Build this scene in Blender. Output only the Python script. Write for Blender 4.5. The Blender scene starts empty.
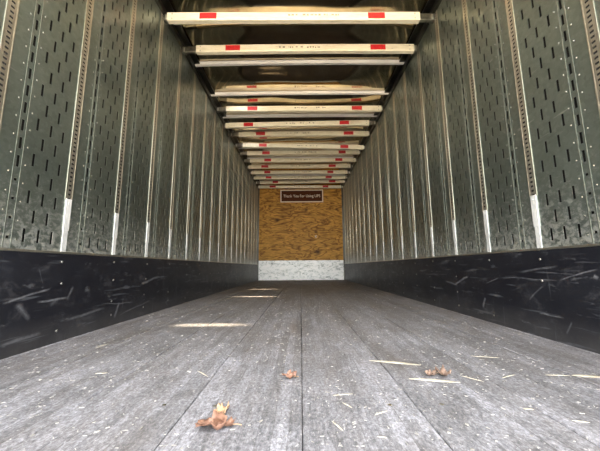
import bpy, bmesh, math, random
from mathutils import Vector, Matrix, noise

random.seed(11)
S = bpy.context.scene
COL = S.collection

# ------------------------------------------------------------------ camera
F_PX, CAM_H, PITCH, ROLL, YAW = 286.0, 0.368, 8.25, -0.43, -0.15
cam_data = bpy.data.cameras.new('camera')
cam_data.sensor_fit = 'HORIZONTAL'
cam_data.sensor_width = 36.0
cam_data.lens = 36.0 * F_PX / 600.0
cam_data.clip_start = 0.02
cam = bpy.data.objects.new('camera', cam_data)
COL.objects.link(cam)
CAM_R = (Matrix.Rotation(math.radians(-YAW), 4, 'Z') @ Matrix.Rotation(math.radians(90 + PITCH), 4, 'X')
         @ Matrix.Rotation(math.radians(ROLL), 4, 'Z'))
cam.matrix_world = Matrix.Translation((0, 0, CAM_H)) @ CAM_R
S.camera = cam

# ------------------------------------------------------------------ world, sun, exposure
S.view_settings.view_transform = 'Standard'
S.view_settings.look = 'None'
S.view_settings.gamma = 1
S.view_settings.use_curve_mapping = False
S.view_settings.exposure = 0.95
W = bpy.data.worlds.new('sky'); S.world = W; W.use_nodes = True
nt = W.node_tree; nt.nodes.clear()
wo = nt.nodes.new('ShaderNodeOutputWorld'); bg = nt.nodes.new('ShaderNodeBackground')
sky = nt.nodes.new('ShaderNodeTexSky'); sky.sky_type = 'NISHITA'; sky.sun_disc = False
sky.sun_elevation = math.radians(60); sky.air_density = 1.0; sky.dust_density = 4.0
mixw = nt.nodes.new('ShaderNodeMixRGB'); mixw.inputs['Fac'].default_value = 0.72
mixw.inputs['Color2'].default_value = (7.7, 7.4, 7.0, 1)          # bright cloud cover
nt.links.new(sky.outputs[0], mixw.inputs['Color1']); nt.links.new(mixw.outputs[0], bg.inputs[0])
bg.inputs[1].default_value = 1.0
nt.links.new(bg.outputs[0], wo.inputs[0])
sun_d = bpy.data.lights.new('sun', 'SUN'); sun_d.energy = 24.0; sun_d.angle = math.radians(2.2)
sun_d.color = (1.0, 0.84, 0.60)
sun = bpy.data.objects.new('sun', sun_d); COL.objects.link(sun)
sun.rotation_euler = (0, math.radians(-5), 0); sun.location = (-2, 0, 8)
# portal: only guides sampling of the sky through the open rear doors, gives no light itself
pd = bpy.data.lights.new('door_opening', 'AREA'); pd.shape = 'RECTANGLE'; pd.size = 2.5; pd.size_y = 2.75
pd.cycles.is_portal = True
po = bpy.data.objects.new('door_opening', pd); COL.objects.link(po)
po.location = (0, -0.262, 1.375); po.rotation_euler = (math.radians(90), 0, 0)

# ------------------------------------------------------------------ helpers
def ray(px, py):
    d = Vector(((px - 300) / F_PX, (225.5 - py) / F_PX, -1))
    return CAM_R.to_3x3() @ d
def at_floor(px, py, z=0.0):
    d = ray(px, py); t = (z - CAM_H) / d.z
    return Vector((d.x * t, d.y * t, z))
def at_Y(px, py, Y):
    d = ray(px, py); t = Y / d.y
    return Vector((d.x * t, Y, CAM_H + d.z * t))

def link_mesh(name, bm, mat, parent=None, smooth=False):
    me = bpy.data.meshes.new(name); bm.to_mesh(me); bm.free()
    if mat: me.materials.append(mat)
    if smooth:
        for p in me.polygons: p.use_smooth = True
    o = bpy.data.objects.new(name, me); COL.objects.link(o)
    if parent: o.parent = parent
    return o
def tag(o, label=None, cat=None, group=None, kind=None):
    if label: o['label'] = label
    if cat: o['category'] = cat
    if group: o['group'] = group
    if kind: o['kind'] = kind
    return o
def empty(name, loc):
    o = bpy.data.objects.new(name, None); COL.objects.link(o); o.location = loc
    o.empty_display_size = 0.1
    return o
def box(bm, x0, x1, y0, y1, z0, z1, mi=0):
    v = [bm.verts.new(p) for p in ((x0,y0,z0),(x1,y0,z0),(x1,y1,z0),(x0,y1,z0),(x0,y0,z1),(x1,y0,z1),(x1,y1,z1),(x0,y1,z1))]
    for f in ((0,3,2,1),(4,5,6,7),(0,1,5,4),(1,2,6,5),(2,3,7,6),(3,0,4,7)):
        fc = bm.faces.new([v[i] for i in f]); fc.material_index = mi
    return v
def bevel(bm, w, seg=1):
    bmesh.ops.bevel(bm, geom=list(bm.edges), offset=w, segments=seg, affect='EDGES', profile=0.5, clamp_overlap=True)
def disc(bm, c, axis, r, h, n=8):
    """a domed head on a surface: c base centre, axis unit outward"""
    a = Vector(axis); u = a.orthogonal().normalized(); w = a.cross(u); c = Vector(c)
    r0 = [bm.verts.new(c + u*(r*math.cos(t)) + w*(r*math.sin(t))) for t in [2*math.pi*i/n for i in range(n)]]
    r1 = [bm.verts.new(c + a*h*0.8 + u*(r*.65*math.cos(t)) + w*(r*.65*math.sin(t))) for t in [2*math.pi*i/n for i in range(n)]]
    top = bm.verts.new(c + a*h)
    for i in range(n):
        j = (i+1) % n
        bm.faces.new((r0[i], r0[j], r1[j], r1[i])); bm.faces.new((r1[i], r1[j], top))

# ------------------------------------------------------------------ material helper
class M:
    def __init__(s, name, rough=0.5, metal=0.0, color=(0.5,0.5,0.5), spec=0.5):
        s.m = bpy.data.materials.new(name); s.m.use_nodes = True
        s.t = s.m.node_tree; s.b = s.t.nodes['Principled BSDF']
        s.b.inputs['Roughness'].default_value = rough; s.b.inputs['Metallic'].default_value = metal
        s.b.inputs['Base Color'].default_value = (*color, 1)
        s.b.inputs['Specular IOR Level'].default_value = spec
        s._c = None
    def n(s, typ, **k):
        x = s.t.nodes.new(typ)
        for a, v in k.items(): setattr(x, a, v)
        return x
    def L(s, a, b): s.t.links.new(a, b)
    def co(s):
        if s._c is None:
            g = s.n('ShaderNodeNewGeometry'); s._c = g.outputs['Position']
        return s._c
    def mapping(s, scale=(1,1,1), loc=(0,0,0), rot=(0,0,0), src=None):
        mp = s.n('ShaderNodeMapping'); s.L(src or s.co(), mp.inputs[0])
        mp.inputs['Scale'].default_value = scale; mp.inputs['Location'].default_value = loc
        mp.inputs['Rotation'].default_value = rot
        return mp.outputs[0]
    def noise(s, scale, vec=None, detail=4, rough=0.55, dist=0.0):
        x = s.n('ShaderNodeTexNoise'); x.inputs['Scale'].default_value = scale
        x.inputs['Detail'].default_value = detail; x.inputs['Roughness'].default_value = rough
        x.inputs['Distortion'].default_value = dist
        s.L(vec or s.co(), x.inputs['Vector']); return x.outputs['Fac']
    def ramp(s, fac, stops, interp='LINEAR'):
        r = s.n('ShaderNodeValToRGB'); s.L(fac, r.inputs[0]); cr = r.color_ramp; cr.interpolation = interp
        while len(cr.elements) < len(stops): cr.elements.new(0.5)
        for e, (p, c) in zip(cr.elements, stops):
            e.position = p; e.color = (*c, 1) if isinstance(c, tuple) else (c, c, c, 1)
        return r.outputs[0]
    def mix(s, fac, a, b, mode='MIX'):
        x = s.n('ShaderNodeMixRGB', blend_type=mode)
        for i, v in enumerate((fac, a, b)):
            if hasattr(v, 'links'): s.L(v, x.inputs[i])
            elif isinstance(v, tuple): x.inputs[i].default_value = (*v, 1)
            else: x.inputs[i].default_value = v
        return x.outputs[0]
    def math(s, op, a, b=0.0, c=None, clamp=False):
        x = s.n('ShaderNodeMath', operation=op, use_clamp=clamp)
        for i, v in enumerate((a, b) if c is None else (a, b, c)):
            if hasattr(v, 'links'): s.L(v, x.inputs[i])
            else: x.inputs[i].default_value = v
        return x.outputs[0]
    def color(s, o): s.L(o, s.b.inputs['Base Color']); return s
    def rough(s, o): s.L(o, s.b.inputs['Roughness']); return s
    def bump(s, h, strength=0.3, dist=0.01):
        x = s.n('ShaderNodeBump'); x.inputs['Strength'].default_value = strength; x.inputs['Distance'].default_value = dist
        s.L(h, x.inputs['Height']); s.L(x.outputs[0], s.b.inputs['Normal']); return s
    def sep(s):
        x = s.n('ShaderNodeSeparateXYZ'); s.L(s.co(), x.inputs[0]); return x.outputs
    def segment(s, ua, va, ub, vb, w, U, V, wob=None):
        """mask of a scratch running from (ua,va) to (ub,vb) on the sheet"""
        dx, dy = ub-ua, vb-va; l = math.hypot(dx, dy)
        pu = s.math('SUBTRACT', U, ua); pv = s.math('SUBTRACT', V, va)
        t = s.math('ADD', s.math('MULTIPLY', pu, dx/l/l), s.math('MULTIPLY', pv, dy/l/l))
        d = s.math('ADD', s.math('MULTIPLY', pu, -dy/l), s.math('MULTIPLY', pv, dx/l))
        if wob is not None: d = s.math('ADD', d, wob)
        k = s.math('SUBTRACT', 1.0, s.math('MULTIPLY', s.math('ABSOLUTE', d), 1.0/w), clamp=True)
        e = s.math('MULTIPLY', s.math('MULTIPLY', t, s.math('SUBTRACT', 1.0, t)), 7.0, clamp=True)
        return s.math('MULTIPLY', k, e)

# ---- galvanised wall sheet
def galv(name, base=(0.44, 0.50, 0.47), rough=0.36, scuff=True, metal=0.6):
    m = M(name, rough, metal)
    big = m.noise(1.7, m.mapping((1, 1, 1)), 5, 0.6)
    sp = m.n('ShaderNodeTexVoronoi'); sp.inputs['Scale'].default_value = 55; m.L(m.co(), sp.inputs['Vector'])
    spg = m.ramp(sp.outputs['Color'], [(0.0, 0.86), (1.0, 1.08)])
    c = m.mix(m.ramp(big, [(0.3, 0.0), (0.7, 1.0)]), tuple(v*0.80 for v in base), tuple(v*1.12 for v in base))
    c = m.mix(1.0, c, spg, 'MULTIPLY')
    r = m.ramp(m.noise(3.0, m.mapping((1, 1, 0.6)), 5, 0.65), [(0.3, rough-0.05), (0.75, rough+0.13)])
    if scuff:
        X, Y, Z = m.sep()
        # rub marks: dense near the kick plate, sparse streaks above
        low = m.math('SUBTRACT', 1.0, m.math('MULTIPLY', m.math('SUBTRACT', Z, 0.45), 2.3), clamp=True)
        st = m.noise(24.0, m.mapping((1, 1.3, 1.6)), 7, 0.78, 0.3)
        k1 = m.math('MULTIPLY', m.ramp(m.math('ADD', st, m.math('MULTIPLY', low, 0.12)), [(0.54, 0.0), (0.66, 1.0)]),
                    m.math('ADD', m.math('MULTIPLY', low, 0.9), 0.2))
        sc = m.noise(1.0, m.mapping((1, 3.0, 30.0), rot=(0.35, 0, 0)), 3, 0.5, 0.3)
        k2 = m.math('MULTIPLY', m.ramp(sc, [(0.70, 0.0), (0.74, 1.0)]), 0.5)
        k = m.math('MAXIMUM', k1, k2)
        c = m.mix(k, c, (0.52, 0.54, 0.51))
        dk = m.noise(1.0, m.mapping((1, 2.5, 14.0), loc=(3, 2, 1), rot=(-0.5, 0, 0)), 3, 0.5, 0.3)
        c = m.mix(m.math('MULTIPLY', m.ramp(dk, [(0.68, 0.0), (0.76, 1.0)]), 0.45), c, (0.12, 0.13, 0.12))
        r = m.math('ADD', r, m.math('MULTIPLY', k, 0.22))
    m.color(c); m.rough(r)
    m.bump(m.noise(5.0, m.mapping((1, 1, 0.5)), 2, 0.5), 0.06, 0.02)
    return m.m
MAT_WALL = galv('galvanised_sheet', (0.238, 0.280, 0.252), 0.32, True, 0.86)
MAT_TRACK = galv('zinc_track', (0.56, 0.53, 0.45), 0.36, False, 0.95)
MAT_SEAM = galv('seam_steel', (0.30, 0.315, 0.28), 0.42, False, 0.9)
m = M('white_post_cover', 0.42, 0.35)
m.color(m.ramp(m.noise(14, m.mapping((1,1,.5)), 5, .7), [(0.3, (0.52,0.54,0.54)), (0.6, (0.80,0.82,0.82))])); MAT_COVER = m.m
m = M('dark_cavity', 0.9); m.b.inputs['Base Color'].default_value = (0.012, 0.012, 0.012, 1); MAT_CAV = m.m  # near-black colour stands in for shade behind slots, tracks and board gaps
m = M('rivet_steel', 0.3, 1.0, (0.8, 0.8, 0.76)); MAT_RIVET = m.m
m = M('rail_steel', 0.35, 1.0)
m.color(m.ramp(m.noise(6, m.mapping((1,.5,1)), 4), [(0.3, (0.07,0.07,0.065)), (0.7, (0.17,0.17,0.155))])); MAT_RAIL = m.m

# ---- roof sheet: glossy wavy aluminium, grimy
m = M('roof_sheet', 0.10, 1.0)
m.color(m.ramp(m.noise(2.3, m.mapping((1,1.6,1)), 6, .65), [(0.25, (0.30,0.25,0.17)), (0.75, (0.62,0.53,0.37))]))
m.rough(m.ramp(m.noise(4, m.mapping((.6,2,1)), 5, .6), [(0.3, 0.05), (0.8, 0.14)]))
m.bump(m.noise(2.2, m.mapping((.5,1,1)), 2, .4), 0.15, 0.03)
MAT_ROOF = m.m
m = M('roof_bow_aluminium', 0.45, 0.25)
m.color(m.ramp(m.noise(8, m.mapping((.4,1,1)), 5, .6), [(0.3, (0.76,0.75,0.76)), (0.7, (0.90,0.89,0.90))])); MAT_BOW = m.m

# ---- beams
m = M('cream_beam', 0.42, 0.25)
w1 = m.noise(6, m.mapping((1.0,4,6)), 6, .7)
c = m.ramp(w1, [(0.25, (0.66,0.59,0.44)), (0.5, (0.88,0.83,0.68)), (0.8, (0.93,0.90,0.80))])
w2 = m.noise(5, m.mapping((2.0,3,11), loc=(2,1,4)), 5, .7)
c = m.mix(m.math('MULTIPLY', m.ramp(w2, [(0.66, 0.0), (0.72, 1.0)]), 0.5), c, (0.22,0.18,0.14))
m.color(c); MAT_BEAM = m.m
m = M('beam_foot_steel', 0.32, 1.0)
m.color(m.ramp(m.noise(20), [(0.3, (0.22,0.22,0.20)), (0.7, (0.45,0.44,0.40))])); MAT_FOOT = m.m
m = M('red_tape', 0.4)
m.color(m.ramp(m.noise(60, None, 3, .6), [(0.3, (0.36,0.010,0.014)), (0.7, (0.62,0.022,0.028))])); MAT_RED = m.m
m = M('ink', 0.6, 0, (0.34,0.29,0.22)); MAT_INK = m.m

# ---- plywood
m = M('plywood', 0.55, 0.0, spec=0.25)
wob = m.mapping((1.0, 1, 3.2))
ga = m.noise(1.7, wob, 3, .5, 0.9)
rings = m.math('FRACT', m.math('MULTIPLY', ga, 6.0))
c = m.ramp(rings, [(0.0, (0.22,0.095,0.016)), (0.35, (0.60,0.34,0.075)), (0.8, (0.55,0.30,0.060)), (1.0, (0.20,0.085,0.015))])
fine = m.noise(40, m.mapping((.15,1,2.0)), 4, .7)
c = m.mix(0.7, c, m.ramp(fine, [(0.3, (0.50,0.44,0.34)), (0.7, (1.4,1.3,1.1))]), 'MULTIPLY')
c = m.mix(0.6, c, m.ramp(m.noise(3.5, m.mapping((1,1,2.5)), 4, .7), [(0.35, (0.55,0.50,0.42)), (0.65, (1.35,1.35,1.30))]), 'MULTIPLY')
X, Y, Z = m.sep()
for px, py, r in ((277,220,.055), (316,232,.04), (318,252,.055), (336.5,209,.035), (270,206,.03), (306,210,.035), (330,222,.02), (284,246,.02)):
    p = at_Y(px, py, 8.27)
    dx = m.math('SUBTRACT', X, p.x); dz = m.math('MULTIPLY', m.math('SUBTRACT', Z, p.z), 1.3)
    d = m.math('SQRT', m.math('ADD', m.math('MULTIPLY', dx, dx), m.math('MULTIPLY', dz, dz)))
    c = m.mix(m.math('SUBTRACT', 1.0, m.math('MULTIPLY', d, 1.0/r/2.0), clamp=True), c, (0.05,0.02,0.007))
p = at_Y(316, 236.5, 8.27)
dx = m.math('SUBTRACT', X, p.x); dz = m.math('SUBTRACT', Z, p.z)
d = m.math('SQRT', m.math('ADD', m.math('MULTIPLY', dx, dx), m.math('MULTIPLY', dz, dz)))
c = m.mix(m.math('MULTIPLY', m.ramp(d, [(0.03, 1.0), (0.045, 0.0)]), m.ramp(m.noise(30), [(0.45, 0.0), (0.55, 1.0)])), c, (0.75,0.70,0.60))
m.color(c); MAT_PLY = m.m
# ---- white scuff liner on front wall
m = M('white_scuff_liner', 0.4, 0.1)
a = m.noise(7, m.mapping((1.0,1,2.0)), 8, .78, .8)
c = m.ramp(a, [(0.36, (0.22,0.25,0.24)), (0.47, (0.80,0.84,0.83)), (0.54, (0.98,0.99,0.98))])
m.color(c); m.bump(a, 0.4, 0.01); MAT_SCUFF = m.m

# ---- kick plate
def kick(name, scr):
    m = M(name, 0.42, 0.0, spec=0.35)
    X, Y, Z = m.sep()
    c = m.ramp(m.noise(3.0, m.mapping((1,1,2)), 6, .7), [(0.3, (0.005,0.005,0.008)), (0.62, (0.010,0.011,0.015)), (0.8, (0.022,0.024,0.031))])
    wob = m.math('MULTIPLY', m.math('SUBTRACT', m.noise(4.0, None, 2), 0.5), 0.03)
    def tone(fac, col): 
        nonlocal c
        c = m.mix(fac, c, col)
    # faint rubbed streaks in two directions, plus cloudy scuffs
    for sc, rot, lo, amt, loc in (((1,2.2,34), 0.10, .62, .7, (0,0,0)), ((1,2.4,40), -0.16, .63, .7, (4,1,7)), ((1,9,28), 0.75, .63, .7, (2,8,3)), ((1,26,3), 0.12, .66, .5, (9,3,1))):
        s1 = m.noise(1.0, m.mapping(sc, loc, (rot, 0, 0)), 4, .6, .25)
        tone(m.math('MULTIPLY', m.ramp(s1, [(lo, 0.0), (lo+.06, 1.0)]), amt), (0.065,0.069,0.078))
    cl = m.noise(6.0, m.mapping((1,1,1.6), (5,5,5)), 8, .8, .5)
    tone(m.math('MULTIPLY', m.ramp(cl, [(0.54, 0.0), (0.72, 1.0)]), 0.4), (0.10,0.10,0.11))
    for (ya, za, yb, zb, w, amt) in scr:
        k = m.segment(ya, za, yb, zb, w*.8, Y, Z, wob)
        tone(m.math('MULTIPLY', m.math('MULTIPLY', k, amt), m.ramp(m.noise(28, None, 4, .8), [(0.35, 0.35), (0.6, 1.0)])), (0.16,0.165,0.18))
    # dried mud along the bottom
    lowm = m.math('SUBTRACT', 1.0, m.math('MULTIPLY', Z, 1/0.14), clamp=True)
    tone(m.math('MULTIPLY', m.math('MULTIPLY', lowm, m.noise(9, None, 5, .8)), 0.45), (0.13,0.125,0.12))
    m.color(c); m.rough(m.ramp(cl, [(0.3, 0.34), (0.7, 0.55)])); m.bump(m.noise(2.5, None, 3), 0.15, 0.02)
    return m.m
def wall_pt(px, py, side):
    d = ray(px, py); t = side * 1.245 / d.x
    return d.y * t, CAM_H + d.z * t
def scr(side, rows):
    r = []
    for x0, y0, x1, y1, w, a in rows:
        ya, za = wall_pt(x0, y0, side); yb, zb = wall_pt(x1, y1, side); r.append((ya, za, yb, zb, w, a))
    return r
MAT_KL = kick('kick_plate_left', scr(-1, [(0,304,50,288,.008,.9), (35,302,66,298,.009,.9), (14,304,28,320,.02,.5), (38,268,42,284,.004,.4),
    (113,318,118,302,.016,.7), (100,304,133,302,.006,.6), (62,321,104,308,.012,.45), (140,284,153,279,.016,.6), (163,262,163,305,.004,.5),
    (0,345,40,333,.012,.5), (66,300,72,286,.014,.5), (48,306,58,298,.016,.35), (118,315,150,300,.008,.5)]))
MAT_KR = kick('kick_plate_right', scr(1, [(600,268,560,281,.006,.7), (560,281,500,277,.006,.6), (500,277,487,283,.005,.6), (455,284,470,276,.012,.8), (446,281,458,284,.010,.6),
    (484,308,487,298,.016,.9), (540,313,566,318,.007,.8), (520,272,560,266,.009,.5), (595,276,600,279,.014,.9), (530,300,545,285,.008,.35), (569,335,574,322,.008,.4), (430,286,445,289,.010,.5)]))

# ---- floor boards
m = M('floor_boards', 0.62, 0.0, spec=0.35)
X, Y, Z = m.sep()
lam = m.math('FLOOR', m.math('MULTIPLY', m.math('ADD', X, 3.05), 1/0.0339))
seg = m.math('FLOOR', m.math('ADD', m.math('MULTIPLY', Y, 0.9), m.math('MULTIPLY', m.math('SINE', m.math('MULTIPLY', lam, 12.9898)), 7.3)))
cb = m.n('ShaderNodeCombineXYZ'); m.L(lam, cb.inputs[0]); m.L(seg, cb.inputs[1])
wn = m.n('ShaderNodeTexWhiteNoise', noise_dimensions='2D'); m.L(cb.outputs[0], wn.inputs['Vector'])
base = m.mix(wn.outputs['Value'], (0.160,0.161,0.170), (0.232,0.234,0.252))
gr = m.noise(1.0, m.mapping((85, 5.0, 1)), 7, .78, .35)
base = m.mix(0.55, base, m.ramp(gr, [(0.28, 0.40), (0.5, 1.0), (0.75, 1.35)]), 'MULTIPLY')
mt = m.noise(5.5, m.mapping((1,.55,1)), 7, .72, .4)
base = m.mix(0.8, base, m.ramp(mt, [(0.3, (0.50,0.48,0.46)), (0.52, (1.0,1.0,1.02)), (0.72, (1.5,1.5,1.56))]), 'MULTIPLY')
m2 = m.noise(1.0, m.mapping((42, 17, 1), (2,5,0)), 7, .85, .5)
base = m.mix(0.8, base, m.ramp(m2, [(0.30, 0.45), (0.5, 1.0), (0.70, 1.6)]), 'MULTIPLY')
m3 = m.noise(130, m.mapping((1,.6,1)), 3, .8)
base = m.mix(0.85, base, m.ramp(m3, [(0.32, 0.4), (0.5, 1.0), (0.68, 1.75)]), 'MULTIPLY')
# brown wood showing through, and the whole tone browner deeper inside
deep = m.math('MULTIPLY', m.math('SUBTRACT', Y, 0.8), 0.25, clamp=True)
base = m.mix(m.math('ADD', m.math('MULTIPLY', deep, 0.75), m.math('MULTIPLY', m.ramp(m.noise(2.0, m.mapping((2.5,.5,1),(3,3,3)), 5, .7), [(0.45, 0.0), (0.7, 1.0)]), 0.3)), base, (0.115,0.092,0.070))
# glue lines between laminated strips
fr = m.math('FRACT', m.math('MULTIPLY', m.math('ADD', X, 3.05), 1/0.0339))
gl = m.math('LESS_THAN', m.math('ABSOLUTE', m.math('SUBTRACT', fr, 0.5)), 0.47)
glm = m.ramp(m.noise(3.0, m.mapping((20,1,1)), 3), [(0.45, 0.0), (0.6, 1.0)])
base = m.mix(m.math('MULTIPLY', m.math('SUBTRACT', 1.0, gl), m.math('MULTIPLY', glm, 0.6)), base, (0.06,0.055,0.05))
# dark cracks
ck = m.noise(1.0, m.mapping((44, 1.7, 1), (7,2,0)), 5, .75, .5)
base = m.mix(m.math('MULTIPLY', m.ramp(ck, [(0.66, 0.0), (0.72, 1.0)]), 0.7), base, (0.05,0.045,0.04))
# pale dust and fibres
du = m.noise(60, m.mapping((1,.8,1)), 4, .75)
dz = m.noise(2.2, m.mapping((1,.7,1),(1,9,0)), 4, .7)
base = m.mix(m.math('MULTIPLY', m.ramp(du, [(0.60, 0.0), (0.68, 1.0)]), m.ramp(dz, [(0.35, 0.25), (0.65, 0.9)])), base, (0.48,0.48,0.50))
fb = m.noise(1.0, m.mapping((150, 260, 1), (3,1,0), (0,0,.5)), 2, .5)
base = m.mix(m.math('MULTIPLY', m.ramp(fb, [(0.68, 0.0), (0.72, 1.0)]), 0.6), base, (0.62,0.61,0.58))
m.color(base); m.rough(m.ramp(mt, [(0.3, 0.48), (0.7, 0.75)]))
m.bump(m.mix(0.4, gr, du), 0.35, 0.004); MAT_FLOOR = m.m
m = M('yard_concrete', 0.9); m.color(m.ramp(m.noise(2, None, 6, .7), [(0.3, (0.30,0.26,0.205)), (0.7, (0.40,0.36,0.29))])); MAT_YARD = m.m
m = M('trailer_skin', 0.45, 0.3, (0.55, 0.55, 0.54)); MAT_SKIN = m.m

# ------------------------------------------------------------------ dimensions
HW, Y0, Y1, HT = 1.25, -0.26, 8.27, 2.775
KH = 0.445
PER, POST0 = 0.4064, 1.500

# ------------------------------------------------------------------ floor
bm = bmesh.new()
xs = [-1.27] + [i*0.305 for i in range(-4, 5)] + [1.27]
for a, b in zip(xs[:-1], xs[1:]):
    # each board with slightly wavering worn edges
    n = 60
    g = 0.0006
    prev = None
    for i in range(n+1):
        y = Y0 + (Y1 + 0.03 - Y0) * i / n
        wa = g + 0.0030*abs(noise.noise((a*7, y*3, 0))); wb = g + 0.0030*abs(noise.noise((b*7, y*3, 5)))
        row = [(a+wa, y, -.03), (a+wa, y, -.003), (a+wa+.004, y, 0), (b-wb-.004, y, 0), (b-wb, y, -.003), (b-wb, y, -.03)]
        cur = [bm.verts.new(p) for p in row]
        if prev:
            for k in range(5): bm.faces.new((prev[k], prev[k+1], cur[k+1], cur[k]))
        prev = cur
floor = link_mesh('floor', bm, MAT_FLOOR); tag(floor, kind='structure')
bm = bmesh.new(); box(bm, -1.3, 1.3, Y0, Y1+.03, -.10, -.028); link_mesh('sub_floor', bm, MAT_CAV, floor)
# floor screws in rows across the boards
bm = bmesh.new(); disc(bm, (0,0,0), (0,0,1), 0.0065, 0.0012, 8)
sm = link_mesh('floor_screw', bm, MAT_RIVET, floor)
spots = []
for r in range(9):
    for i in range(8):
        spots.append((-1.22 + 0.305*i + (0.07 if i % 2 else 0.235), 0.83 + 0.61*r + random.uniform(-.01, .01)))
for i, (x, y) in enumerate(spots):
    o = sm if i == 0 else sm.copy()
    if i: COL.objects.link(o)
    o.location = (x, y, 0.0)

# ------------------------------------------------------------------ walls
SEAM = 0.030          # seam column centre inside the panel
COLS_A = [0.100, 0.172, 0.244]
COLS_B = [0.136, 0.208]
ROW = 0.0885
def make_panel():
    """perforated steel sheet, one bay wide, slots cut right through; local x = 0 plane, y along wall"""
    yl = sorted({0.0, PER} | {round(c + s, 5) for c in COLS_A + COLS_B + [SEAM] for s in (-.0070, .0070)})
    z0, z1 = 0.40, 2.70
    holes = []
    k = 0; z = KH + 0.075
    while z < z1 - 0.12:
        for c in (COLS_A if k % 2 == 0 else COLS_B): holes.append((c, z-.031, z+.031))
        k += 1; z += ROW
    z = KH + 0.06
    while z < z1 - 0.12:
        h = .006 if z < 0.78 else .027
        holes.append((SEAM, z-h, z+h)); z += ROW*0.955
    zl = sorted({z0, z1} | {round(v, 5) for h in holes for v in h[1:]})
    bm = bmesh.new()
    V = {}
    def vt(i, j, d):
        if (i, j, d) not in V: V[(i, j, d)] = bm.verts.new((d, yl[i], zl[j]))
        return V[(i, j, d)]
    def hole(i, j):
        yc = (yl[i]+yl[i+1])/2; zc = (zl[j]+zl[j+1])/2
        return any(abs(yc-c) < .0071 and a < zc < b for c, a, b in holes)
    T = -0.0035
    for i in range(len(yl)-1):
        for j in range(len(zl)-1):
            if hole(i, j): continue
            bm.faces.new((vt(i,j,0), vt(i+1,j,0), vt(i+1,j+1,0), vt(i,j+1,0)))
            for (di, dj, e) in ((-1,0,((i,j),(i,j+1))), (1,0,((i+1,j),(i+1,j+1))), (0,-1,((i,j),(i+1,j))), (0,1,((i,j+1),(i+1,j+1)))):
                ii, jj = i+di, j+dj
                if 0 <= ii < len(yl)-1 and 0 <= jj < len(zl)-1 and hole(ii, jj):
                    (a, b), (c, d) = e
                    bm.faces.new((vt(a,b,0), vt(c,d,0), vt(c,d,T), vt(a,b,T)))
    bmesh.ops.recalc_face_normals(bm, faces=bm.faces)
    me = bpy.data.meshes.new('slotted_panel'); bm.to_mesh(me); bm.free(); me.materials.append(MAT_WALL); return me
def make_seam():
    bm = bmesh.new()
    for s in (-.017, .017):
        box(bm, 0, .0010, SEAM+s-.0022, SEAM+s+.0022, KH-.02, 2.66)
    z = KH + 0.06; k = 0
    while z < 2.55:
        disc(bm, (0, SEAM-.034, z+.028), (1,0,0), .0046, .0022, 6)
        disc(bm, (0, SEAM+.036, z-.008), (1,0,0), .0046, .0022, 6)
        z += ROW*0.955
    me = bpy.data.meshes.new('seam_strip'); bm.to_mesh(me); bm.free(); me.materials.append(MAT_SEAM); return me
ZB = 0.735
def make_track():
    """ladder-like slotted track: raised lips, rungs with open holes between"""
    bm = bmesh.new()
    H = 0.0030
    for s in (-1, 1):
        box(bm, 0, H, s*.0215-.0025, s*.0215+.0025, ZB, 2.68)      # outer lip
        box(bm, 0, H-.0006, s*.0142-.0055, s*.0142+.0055, ZB, 2.68)  # web beside the holes
    z = ZB + .010
    while z < 2.66:
        box(bm, .001, H-.0004, -.0115, .0115, z, z+.0135); z += .0245
    me = bpy.data.meshes.new('logistics_track'); bm.to_mesh(me); bm.free(); me.materials.append(MAT_TRACK); return me
def make_trackback():
    bm = bmesh.new(); box(bm, -.0005, .001, -.012, .012, ZB, 2.68)  # black strip behind the rungs, hole shade put into its colour
    me = bpy.data.meshes.new('track_slots'); bm.to_mesh(me); bm.free(); me.materials.append(MAT_CAV); return me
def make_cover():
    bm = bmesh.new()
    box(bm, 0, .005, -.019, .019, ZB-.165, ZB+.004)
    box(bm, 0, .0035, -.016, .016, KH-.02, ZB-.160)
    bevel(bm, .001)
    disc(bm, (.005, 0, ZB-.02), (1,0,0), .006, .002, 8)
    me = bpy.data.meshes.new('post_cover'); bm.to_mesh(me); bm.free(); me.materials.append(MAT_COVER); return me
P_ME, S_ME, T_ME, B_ME, C_ME = make_panel(), make_seam(), make_track(), make_trackback(), make_cover()
post_Y = [POST0 + PER*k for k in range(-4, 17)]
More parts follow.
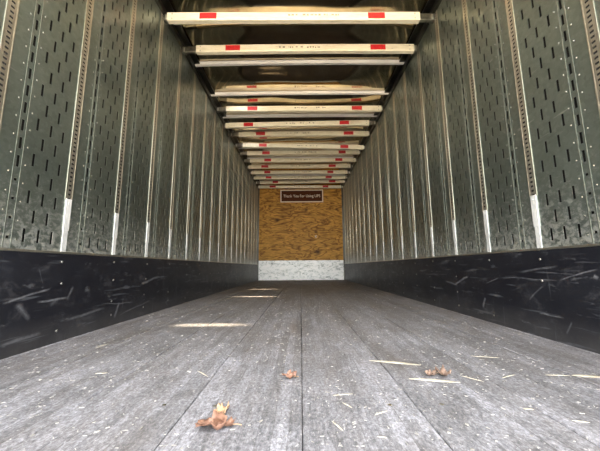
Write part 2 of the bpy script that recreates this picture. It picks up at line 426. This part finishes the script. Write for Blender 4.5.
for side, nm in ((-1, 'left'), (1, 'right')):
    bm = bmesh.new(); box(bm, min(side*1.29, side*1.31), max(side*1.29, side*1.31), Y0, Y1+.06, -.12, HT+.01)
    wall = link_mesh('wall_' + nm, bm, MAT_SKIN); tag(wall, kind='structure')
    bm = bmesh.new(); x = side*1.286
    box(bm, min(x, x+side*.003), max(x, x+side*.003), Y0, Y1+.03, 0, HT); link_mesh('wall_cavity', bm, MAT_CAV, wall)  # black sheet behind the panels so the slots read as shaded
    for k, Y in enumerate(post_Y):
        for n_, me, yy in (('slotted_panel', P_ME, Y + 0.115 - SEAM), ('seam_strip', S_ME, Y + 0.115 - SEAM), ('logistics_track', T_ME, Y), ('track_slots', B_ME, Y), ('post_cover', C_ME, Y)):
            if n_ in ('slotted_panel',) and yy + PER > Y1 + 0.02:
                continue
            if yy > Y1 - .01: continue
            o = bpy.data.objects.new(n_, me); COL.objects.link(o); o.parent = wall
            o.location = (side*HW, yy, 0); o.scale = (-side, 1, 1)
            if n_ == 'post_cover': o['label'] = 'plain white lower cover of the wall post'
    # closing sheets at both ends
    ya = post_Y[0] + .115 - SEAM
    bm = bmesh.new(); x = side*HW
    box(bm, min(x, x+side*.004), max(x, x+side*.004), Y0, ya, .4, 2.70)
    yb = max(Y + .115 - SEAM + PER for Y in post_Y if Y + .115 - SEAM + PER <= Y1 + .02)
    box(bm, min(x, x+side*.004), max(x, x+side*.004), yb, Y1+.02, .4, 2.70) if yb < Y1 else None
    link_mesh('end_sheet', bm, MAT_WALL, wall)
    # kick plate (baseboard) with bolts
    bm = bmesh.new()
    a, b = side*(HW-.012), side*(HW+.012)
    box(bm, min(a,b), max(a,b), Y0, Y1+.02, 0.0, KH)
    bmesh.ops.bevel(bm, geom=[e for e in bm.edges if all(abs(v.co.z-KH) < 1e-4 for v in e.verts)], offset=.004, segments=2, affect='EDGES')
    kp = link_mesh('baseboard_' + nm, bm, MAT_KL if side < 0 else MAT_KR); tag(kp, kind='structure')
    bm = bmesh.new(); a, b = side*(HW-.010), side*(HW)
    box(bm, min(a,b), max(a,b), Y0, Y1, KH+.0005, KH+.011); link_mesh('top_strip', bm, MAT_TRACK, kp)
    bm = bmesh.new(); disc(bm, (0,0,0), (1,0,0), .007, .003, 10); bolt = link_mesh('bolt', bm, MAT_FOOT, kp)
    pts = [(Y, z) for Y in post_Y for z in (0.06, 0.16, 0.29, 0.40) if random.random() < .8]
    for i, (Y, z) in enumerate(pts):
        o = bolt if i == 0 else bolt.copy()
        if i: COL.objects.link(o)
        o.location = (side*(HW-.012), Y + random.uniform(-.012,.012), z + random.uniform(-.012,.012)); o.scale = (-side, 1, 1)
    # vertical joint line of two kick plate lengths
    # top rail along the roof corner
    bm = bmesh.new()
    a, b = side*(HW-.028), side*1.29; box(bm, min(a,b), max(a,b), Y0, Y1+.02, 2.665, 2.70)
    a, b = side*(HW-.012), side*1.29; box(bm, min(a,b), max(a,b), Y0, Y1+.02, 2.70, HT+.004)
    a, b = side*(HW-.075), side*(HW-.006); box(bm, min(a,b), max(a,b), Y0, Y1+.02, HT-.028, HT-.012)
    rl = link_mesh('trim_%d' % (1 if side < 0 else 2), bm, MAT_RAIL); tag(rl, kind='structure')

# ------------------------------------------------------------------ front wall
bm = bmesh.new(); box(bm, -1.29, 1.29, Y1, Y1+.02, 0.40, HT+.01)
fw = link_mesh('wall_front', bm, MAT_PLY); tag(fw, kind='structure')
bm = bmesh.new(); box(bm, -1.225, 1.225, Y1-.008, Y1-.0005, 0.0, 0.555)
bf = link_mesh('baseboard_front', bm, MAT_SCUFF); tag(bf, kind='structure')
bm = bmesh.new(); box(bm, -1.29, 1.29, Y1+.0205, Y1+.04, -.1, HT+.01); link_mesh('outer_skin', bm, MAT_SKIN, fw)
for side, k in ((-1, 3), (1, 4)):
    bm = bmesh.new(); a, b = side*(HW-.035), side*(HW-.001); box(bm, min(a,b), max(a,b), Y1-.04, Y1-.001, 0.0, 2.68)
    bevel(bm, .008, 2); tr = link_mesh('trim_%d' % k, bm, MAT_RAIL); tag(tr, kind='structure')

# ------------------------------------------------------------------ roof
BOWS = [3.08 + 0.6*k for k in range(-5, 9)]
SLITS = [(1.925, -1.08, -0.60), (3.725, -1.10, -0.55), (4.935, -1.12, -0.64)]   # gaps added to the roof behind three bows to cast sun streaks on the floor
bm = bmesh.new()
xsr = [-1.285 + 2.57*i/48 for i in range(49)]
ys = []
y = Y0
while y < Y1 + .03: ys.append(round(y, 4)); y += 0.025
extra = []
for sy, a, b in SLITS: extra += [sy-.024, sy-.016, sy-.008, sy+.008, sy+.016, sy+.024]
ys = sorted([v for v in ys if all(abs(v-e) > .004 for e in extra)] + extra + [Y1+.03])
def sag(x, y):
    nb = min(abs(y-b) for b in BOWS)
    t = ((y - BOWS[0]) % 0.6)/0.6; bay = math.floor((y - BOWS[0])/0.6)
    edge = max(0.0, 1-(x/1.25)**2); e2 = max(0.0, 1-(x/1.25)**4)
    A = {3: 0.045, 4: -0.022}.get(bay, 0.037 + 0.012*noise.noise((bay*3.7, 1.3, 0.2)))
    # the thin sheet hangs down a little between the bows, unevenly
    return HT + 0.010*edge - A*e2*(math.sin(math.pi*t)**2)*(1 + .5*noise.noise((x*1.3, y*1.6, 3)))
grid = [[bm.verts.new((x, y, sag(x, y))) for x in xsr] for y in ys]
for j in range(len(ys)-1):
    for i in range(48):
        ym = (ys[j]+ys[j+1])/2; xm = (xsr[i]+xsr[i+1])/2
        if any(abs(ym-sy) < .024*(1-((xm-(a+b)/2)/((b-a)/2))**2) for sy, a, b in SLITS): continue
        bm.faces.new((grid[j][i], grid[j+1][i], grid[j+1][i+1], grid[j][i+1]))
ceil = link_mesh('ceiling', bm, MAT_ROOF, smooth=True); tag(ceil, kind='structure')
for Y in BOWS:
    bm = bmesh.new()
    prof = [(-.028, 0), (-.020, 0), (-.016, -.034), (.016, -.034), (.020, 0), (.028, 0)]
    n = 24; prev = None
    for i in range(n+1):
        x = -1.235 + 2.47*i/n; zt = HT + 0.010*max(0, 1-(x/1.25)**2) - .004
        cur = [bm.verts.new((x, Y+p[0], zt+p[1])) for p in prof]
        if prev:
            for k in range(5): bm.faces.new((prev[k], prev[k+1], cur[k+1], cur[k]))
        else: bm.faces.new(cur)
        prev = cur
    bm.faces.new(prev[::-1])
    bmesh.ops.recalc_face_normals(bm, faces=bm.faces)
    link_mesh('roof_bow', bm, MAT_BOW, ceil)

# ------------------------------------------------------------------ yard outside the open rear
bm = bmesh.new(); box(bm, -25, 25, -45, 20, -1.35, -1.25)
g = link_mesh('ground', bm, MAT_YARD); tag(g, kind='structure')

# ------------------------------------------------------------------ decking beams
#  post index, px y left/right, body start/end px, red left (a,b), red right (a,b)
B = [
 (2.313, 16.0, 15.6, 167, 420, (199.5,216.5), (368,385)),
 (2.719, 48.5, 47.2, 196, 417, (225.5,240), (370.5,385.5)),
 (3.938,108.6,107.9, 226, 384.7, (247.4,257.4), (351.8,362)),
 (4.345,125.0,122.3, 225, 369.3, (243.6,253), (339.5,349)),
 (4.751,133.9,133.0, 238.5, 371.6, (256,265), (343.7,353.3)),
 (5.158,145.0,147.0, 242.7, 365, (259,266.7), (340.4,348.3)),
 (5.564,153.0,152.0, 247, 361, (262.3,269.7), (338.7,345.6)),
 (5.970,160.3,159.6, 250, 357, (264.3,271), (335.3,342.3)),
 (6.377,166.7,165.7, 247.5, 350.5, (261.3,268.3), (328.7,335.7)),
 (6.783,172.3,172.0, 250.5, 347.5, (264.3,270.3), (327.3,333.3)),
 (7.190,177.6,177.2, 254, 345.5, (265.7,271.4), (325.6,331.7)),
 (7.596,182.2,181.2, 260, 346, (272.6,278), (329,335.3)),
 (8.002,186.7,186.6, 258, 341, (269.7,275.7), (322.7,328.3)),
]
NAMES = ['nearest the camera, with wide dark feet', 'second from the camera, before a bare roof bow', 'third from the camera, beyond the wide gap',
 'fourth from the camera, left end lower', 'fifth from the camera', 'sixth from the camera, right end lower', 'seventh from the camera',
 'eighth from the camera, midway down the row', 'ninth from the camera', 'tenth from the camera', 'third from the front wall', 'second from the front wall', 'last before the plywood front wall']
BH, BD = 0.081, 0.050
for idx, (Y, yl_, yr_, bs, be, rl_, rr_) in enumerate(B):
    yf = Y - BD/2
    A = at_Y(bs+3, yl_, yf); E = at_Y(be-3, yr_, yf)
    slope = (E.z - A.z)/(E.x - A.x)
    z_at = lambda x: A.z + slope*(x - A.x)
    zc = z_at(0)
    # keep clear of the roof bows
    x0 = max(at_Y(bs, yl_, yf).x, -1.20); x1 = min(at_Y(be, yr_, yf).x, 1.20)
    root = empty('cargo_bar', (0, Y, zc)); root.rotation_euler = (0, -math.atan(slope), 0)
    tag(root, 'cream cargo bar under the roof, ' + NAMES[idx], 'cargo bar', 'cargo bars stowed under the roof')
    h = BH/2; d = BD/2
    prof = [(-d+.004,-h), (d-.004,-h), (d,-h+.004), (d,h-.004), (d-.004,h), (-d+.004,h), (-d,h-.004), (-d, .018), (-d+.004,.014), (-d+.004,-.014), (-d,-.018), (-d,-h+.004)]
    prof = [(-d+.004,-h), (d-.004,-h), (d,-h+.004), (d,h-.004), (d-.004,h), (-d+.004,h), (-d,h-.004), (-d,-h+.004)]
    bm = bmesh.new(); prev = None; n = 20; first = None
    for i in range(n+1):
        x = x0 + (x1-x0)*i/n
        bow = 0.007*math.cos(math.pi*(x/1.25)/2)*(1 if idx == 1 else .3)
        cur = [bm.verts.new((x, p[0], p[1]+bow)) for p in prof]
        if prev:
            for k in range(len(prof)):
                k2 = (k+1) % len(prof); bm.faces.new((prev[k], prev[k2], cur[k2], cur[k]))
        else: bm.faces.new(cur[::-1])
        prev = cur
    bm.faces.new(prev)
    bmesh.ops.recalc_face_normals(bm, faces=bm.faces)
    # worn print in the middle
    rnd = random.Random(idx)
    cx = rnd.uniform(-.05, .15); x = cx - .22
    while x < cx + .24:
        w = rnd.uniform(.006, .028)
        if rnd.random() < .7: box(bm, x, x+w, -d-.0007, -d+.0005, .002+rnd.uniform(-.004,.004), .016+rnd.uniform(-.003,.006), 1)
        x += w + rnd.uniform(.004, .016)
    body = link_mesh('body', bm, MAT_BEAM, root); body.data.materials.append(MAT_INK)
    # rivets at the sleeve ends
    for xx in (x0+.045, x1-.045):
        for zz in (-.022, .022):
            bm = bmesh.new(); disc(bm, (xx, -d, zz), (0,-1,0), .006, .003, 8); link_mesh('rivet', bm, MAT_FOOT, body)
    for s, xe in ((-1, x0), (1, x1)):
        bm = bmesh.new()
        xa, xb = sorted((xe - s*.06, s*1.224))
        box(bm, xa, xb, -.017, .017, -.033, .033)
        # catch that drops into the slotted track
        xa, xb = sorted((s*1.190, s*1.230)); box(bm, xa, xb, -.024, .024, -.040, .026)
        bevel(bm, .003)
        ft = link_mesh('end_foot', bm, MAT_FOOT, root)
        bm = bmesh.new(); xa, xb = sorted((s*1.195, s*1.212)); box(bm, xa, xb, -.030, -.0235, -.034, .014); bevel(bm, .002)
        link_mesh('catch', bm, MAT_RIVET, ft)
    for (ra, rb), yy in ((rl_, yl_), (rr_, yr_)):
        xa = at_Y(ra, yy, yf).x; xb = at_Y(rb, yy, yf).x
        bm = bmesh.new()
        bw = 0.007*math.cos(math.pi*((xa+xb)/2/1.25)/2)*(1 if idx == 1 else .3)
        box(bm, xa, xb, -d-.0012, -d+.001, -.028+bw, .032+bw)
        t = link_mesh('red_tape', bm, MAT_RED, root); t['label'] = 'red reflective tape patch'

# ------------------------------------------------------------------ sign
p0 = at_Y(280.5, 190.0, Y1); p1 = at_Y(323.2, 202.2, Y1)
sw, sh = p1.x-p0.x, p0.z-p1.z
sign = empty('sign', ((p0.x+p1.x)/2, Y1-.001, (p0.z+p1.z)/2))
tag(sign, 'brown sign with white lettering high on the plywood front wall', 'sign')
m = M('sign_brown', 0.7, 0, (0.085,0.026,0.010), 0.15); MB_ = m.m
m = M('sign_white', 0.6, 0, (0.85,0.74,0.62), 0.2); MW_ = m.m
bm = bmesh.new(); box(bm, -sw/2, sw/2, -.012, 0, -sh/2, sh/2); link_mesh('panel', bm, MB_, sign)
bm = bmesh.new(); e = .030
box(bm, -sw/2, sw/2, -.016, -.0122, sh/2-e, sh/2); box(bm, -sw/2, sw/2, -.016, -.0122, -sh/2, -sh/2+e)
box(bm, -sw/2, -sw/2+e, -.016, -.0122, -sh/2+e, sh/2-e); box(bm, sw/2-e, sw/2, -.016, -.0122, -sh/2+e, sh/2-e)
bd = link_mesh('border', bm, MW_, sign)
words = ['Thank', 'You', 'For', 'Using', 'UPS']
def text_mesh(body):
    cu = bpy.data.curves.new('lettering', 'FONT'); cu.body = body; cu.size = 0.115; cu.extrude = .002; cu.offset = .0006
    to = bpy.data.objects.new('lettering_source', cu); COL.objects.link(to)
    bpy.context.view_layer.update()
    me = bpy.data.meshes.new_from_object(to.evaluated_get(bpy.context.evaluated_depsgraph_get()))
    bpy.data.objects.remove(to)
    return me
ms = [text_mesh(w) for w in words]
ws = [max(v.co.x for v in me.vertices) for me in ms]
gap = 0.034; total = sum(ws) + gap*4; k = (sw - .17)/total; x = -total/2
for w, wd, me in zip(words, ws, ms):
    me.transform(Matrix.Translation((0, -.014, 0)) @ Matrix.Rotation(math.radians(90), 4, 'X') @ Matrix.Diagonal((k, k*1.15, 1, 1)) @ Matrix.Translation((x, -.038, 0)))
    me.materials.clear(); me.materials.append(MW_)
    lo = bpy.data.objects.new('lettering', me); COL.objects.link(lo); lo.parent = sign
    x += wd + gap

# ------------------------------------------------------------------ leaves
m = M('dry_leaf_rust', 0.6); m.color(m.ramp(m.noise(70, None, 4), [(0.3, (0.11,0.048,0.030)), (0.7, (0.33,0.19,0.13))])); LEAF_R = m.m
m = M('dry_leaf_tan', 0.6); m.color(m.ramp(m.noise(70, None, 4), [(0.3, (0.30,0.17,0.09)), (0.7, (0.55,0.38,0.24))])); LEAF_T = m.m
m = M('dry_leaf_brown', 0.6); m.color(m.ramp(m.noise(70, None, 4), [(0.3, (0.085,0.050,0.036)), (0.7, (0.32,0.225,0.17))])); LEAF_B = m.m
def leaf_mesh(name, r, seed, curl, mat, parent=None, oak=True):
    """a dry lobed leaf, curled and crumpled, with a real thickness"""
    bm = bmesh.new(); N, R = 44, 5
    rings = []
    for j in range(1, R+1):
        ring = []
        for i in range(N):
            a = 2*math.pi*i/N
            lobe = 0.62 + 0.38*abs(math.cos(2.5*a))**0.7 + 0.06*math.cos(15*a)
            rr = r*lobe*j/R
            x = rr*math.cos(a)*1.15; y = rr*math.sin(a)*.8
            ring.append((x, y))
        rings.append(ring)
    def put(x, y):
        # crumple, then curl around the long axis so that the rims rise
        z = noise.noise((x/r*1.6+seed, y/r*1.6, seed))*r*.38 + noise.noise((x/r*3.5, y/r*3.5+seed, 2))*r*.30
        ang = y/r*curl
        R0 = r/max(curl, .1)
        y2 = R0*math.sin(ang); z2 = R0*(1-math.cos(ang))
        ax = x/r*curl*.4; z3 = r/.8*(1-math.cos(ax))
        return Vector((x, y2, z + z2 + z3))
    c0 = bm.verts.new(put(0, 0)); prev = None
    for ring in rings:
        cur = [bm.verts.new(put(x, y)) for x, y in ring]
        for i in range(N):
            j = (i+1) % N
            if prev is None: bm.faces.new((c0, cur[i], cur[j]))
            else: bm.faces.new((prev[i], cur[i], cur[j], prev[j]))
        prev = cur
    zmin = min(v.co.z for v in bm.verts)
    for v in bm.verts: v.co.z += -zmin + .0012
    o = link_mesh(name, bm, mat, parent, smooth=True)
    s = o.modifiers.new('thick', 'SOLIDIFY'); s.thickness = .0008
    return o
def stem(name, parent, pts, rad, mat):
    bm = bmesh.new(); prev = None
    for i, p in enumerate(pts):
        p = Vector(p); q = Vector(pts[min(i+1, len(pts)-1)]) - Vector(pts[max(i-1, 0)]); q.normalize()
        u = q.orthogonal().normalized(); w = q.cross(u)
        cur = [bm.verts.new(p + rad*(u*math.cos(t*math.pi/3) + w*math.sin(t*math.pi/3))) for t in range(6)]
        if prev:
            for k in range(6): bm.faces.new((prev[k], prev[(k+1)%6], cur[(k+1)%6], cur[k]))
        prev = cur
    return link_mesh(name, bm, mat, parent, smooth=True)
def place_leaf(px, py, r, seed, curl, mat, rot, label, group=None, tilt=0.0):
    p = at_floor(px, py)
    root = empty('dry_leaf', (p.x, p.y, 0)); root.rotation_euler = (0, 0, rot)
    tag(root, label, 'leaf', group)
    b = leaf_mesh('blade', r, seed, curl, mat, root)
    stem('stem', root, [(r*.7,0,.004), (r*1.0,.002,.006), (r*1.3,.006,.0035), (r*1.55,.004,.002)], .0011, LEAF_T)
place_leaf(214, 429, .040, 1.3, 1.0, LEAF_R, 0.15, 'rust brown crumpled leaf, larger one of the pair lying nearest the camera on the left')
place_leaf(222, 414, .024, 4.1, 1.7, LEAF_T, 1.25, 'tan curled leaf just behind the rust brown one in the left foreground')
place_leaf(289, 379, .023, 5.2, 1.9, LEAF_R, 0.3, 'small rust brown curled leaf alone beside the middle floor seam')
place_leaf(431, 376, .021, 7.7, 1.9, LEAF_B, 0.5, 'small dull brown curled leaf behind a long pale splinter, left one of the touching pair')
place_leaf(443, 376, .026, 3.4, 1.8, LEAF_B, 2.0, 'larger curled tan brown leaf behind a long pale splinter, right one of the touching pair')

# ------------------------------------------------------------------ splinters and chips
m = M('pale_splinter', 0.6); m.color(m.ramp(m.noise(90, m.mapping((.2,1,1)), 4), [(0.3, (0.30,0.27,0.20)), (0.7, (0.52,0.49,0.41))])); SPL = m.m
m = M('wood_chip', 0.7); m.color(m.ramp(m.noise(37), [(0.35, (0.20,0.19,0.17)), (0.65, (0.46,0.45,0.42))])); CHIP = m.m
def splinter_mesh(L, w, seed, t=.003):
    bm = bmesh.new(); rnd = random.Random(seed); n = 9; prev = None
    for i in range(n+1):
        u = i/n; k = (math.sin(math.pi*min(max(u,.03),.97))**.55)
        ww = w*k*(.8+.3*rnd.random()); x = (u-.5)*L; y = .05*L*math.sin(u*2.4+seed)*.4; zz = .0006
        cur = [bm.verts.new(q) for q in ((x, y-ww/2, zz), (x, y+ww/2, zz), (x, y+ww*.35, zz+t*k), (x, y-ww*.3, zz+t*k*.8))]
        if prev:
            for j in range(4): bm.faces.new((prev[j], prev[(j+1)%4], cur[(j+1)%4], cur[j]))
        else: bm.faces.new(cur[::-1])
        prev = cur
    bm.faces.new(prev); bmesh.ops.recalc_face_normals(bm, faces=bm.faces)
    me = bpy.data.meshes.new('wood_splinter'); bm.to_mesh(me); bm.free(); me.materials.append(SPL); return me
def place_splinter(x0, y0, x1, y1, w, label, seed):
    a = at_floor(x0, y0); b = at_floor(x1, y1); d = b - a
    me = splinter_mesh(d.length, w*(.8 if w > .015 else .6), seed, .003 if w > .015 else .0016)
    o = bpy.data.objects.new('wood_splinter', me); COL.objects.link(o)
    o.location = (a + b)/2; o.rotation_euler = (0, 0, math.atan2(d.y, d.x))
    tag(o, label, 'splinter')
place_splinter(369, 361.0, 421, 365.3, .022, 'long pale wood splinter left of and behind the brown leaf pair', 1)
place_splinter(409, 379.2, 460, 382.5, .018, 'long pale wood splinter lying in front of the brown leaf pair', 2)
place_splinter(572, 375.5, 603, 377.5, .022, 'pale wood splinter at the right edge near the kick plate', 3)
place_splinter(460, 375.5, 484, 382, .006, 'thin pale sliver just right of the brown leaf pair', 4)
place_splinter(333, 395.5, 353, 394.3, .006, 'thin straight straw right of the middle floor seam', 5)
place_splinter(332, 421.5, 343, 431.5, .007, 'short pale sliver slanting, nearest one beside the middle seam', 6)
place_splinter(197, 371, 208, 377, .008, 'short flat pale sliver behind the left foreground leaves', 7)
place_splinter(375, 415.5, 387, 411, .006, 'pale sliver in the middle right foreground pointing away to the right', 8)
place_splinter(95, 374, 108, 373, .009, 'pale straw flake in the left floor near a second flake', 9)
place_splinter(95, 348, 109, 343.5, .008, 'pale long flake far left near the left kick plate', 10)
place_splinter(343, 403, 352, 408, .006, 'short pale stick between the straw and the slanting sliver', 11)
place_splinter(502, 378, 516, 375, .007, 'thin bent pale sliver on the right floor between splinters', 12)
place_splinter(523, 409, 534, 410, .012, 'short thick pale chip in the right foreground', 13)
place_splinter(572, 421, 590, 423, .006, 'thin pale straw in the right foreground corner', 14)
place_splinter(377, 437, 387, 438, .007, 'short pale stick at the bottom edge right of the middle seam', 15)
place_splinter(470, 356, 500, 358, .006, 'long thin straw on the right floor behind the splinters', 16)
place_splinter(545, 375, 570, 376, .008, 'broken pale flakes in line left of the right edge splinter', 17)

chips = []
for sd in range(6):
    bm = bmesh.new(); rnd = random.Random(sd+50); n = rnd.choice((5,6,7)); ps = []
    ex = (1.9, .55) if sd % 2 else (1.2, .8)
    for i in range(n):
        a = 2*math.pi*i/n + rnd.uniform(-.25,.25); r = rnd.uniform(.65, 1)
        ps.append((r*math.cos(a)*ex[0]*.0058, r*math.sin(a)*ex[1]*.0058))
    lo = [bm.verts.new((x, y, .0005)) for x, y in ps]; hi = [bm.verts.new((x*.8, y*.8, .0028+rnd.uniform(-.001,.002))) for x, y in ps]
    bm.faces.new(lo[::-1]); bm.faces.new(hi)
    for i in range(n): j = (i+1) % n; bm.faces.new((lo[i], lo[j], hi[j], hi[i]))
    me = bpy.data.meshes.new('wood_chip'); bm.to_mesh(me); bm.free(); me.materials.append(CHIP); chips.append(me)
rnd = random.Random(5)
pts = []
while len(pts) < 200:
    y = 0.50 + 2.6*rnd.random()**1.7; x = rnd.uniform(-1.12, 1.12)
    if abs(x) > y*1.15: continue
    dens = noise.noise((x*2.2, y*1.3, 9))
    if dens < -0.12 and rnd.random() < .8: continue
    if any((x-a)**2+(y-b)**2 < .02**2 for a, b in pts): continue
    pts.append((x, y))
cl = at_floor(178, 313)
n_fg = len(pts)
for i in range(62):
    pts.append((cl.x + rnd.gauss(0, .13), cl.y + rnd.gauss(0, .16)))
cl = at_floor(225, 308)
for i in range(14): pts.append((cl.x + rnd.gauss(0, .2), cl.y + rnd.gauss(0, .3)))
for i, (x, y) in enumerate(pts):
    x = max(-1.19, min(1.19, x))
    o = bpy.data.objects.new('wood_chip', rnd.choice(chips)); COL.objects.link(o)
    o.location = (x, y, 0); o.rotation_euler = (0, 0, rnd.uniform(0, 6.28)); s = rnd.choice((.3,.4,.5,.9))*rnd.uniform(.7, 1.15)*(1.5 if i >= n_fg else 1); o.scale = (s, s, s*.8)
    tag(o, 'small pale wood chip scattered on the worn grey floor boards', 'wood chip', 'wood chips on the floor')
# sawdust crumbs: uncountable
bm = bmesh.new()
for i in range(5200):
    y = 0.45 + 3.6*rnd.random()**1.5; x = rnd.uniform(-1.2, 1.2)
    if abs(x) > y*1.2 + .1 or noise.noise((x*2.5, y*1.5, 4)) < rnd.uniform(-.5, .25): continue
    a = rnd.uniform(0, 6.28); l = rnd.uniform(.0012, .0055); w = rnd.uniform(.0006, .0013)
    c_, s_ = math.cos(a), math.sin(a)
    q = [(-l,-w),(l,-w*.5),(l,w*.5),(-l,w)]
    lo = [bm.verts.new((x+c_*u-s_*v, y+s_*u+c_*v, .0003)) for u, v in q]
    hi = [bm.verts.new((x+c_*u*.9-s_*v*.6, y+s_*u*.9+c_*v*.6, .0015)) for u, v in q]
    bm.faces.new(hi)
    for k in range(4): bm.faces.new((lo[k], lo[(k+1)%4], hi[(k+1)%4], hi[k]))
sd = link_mesh('sawdust', bm, CHIP); tag(sd, 'fine pale sawdust and fibres strewn over the grey floor boards', 'sawdust', kind='stuff')
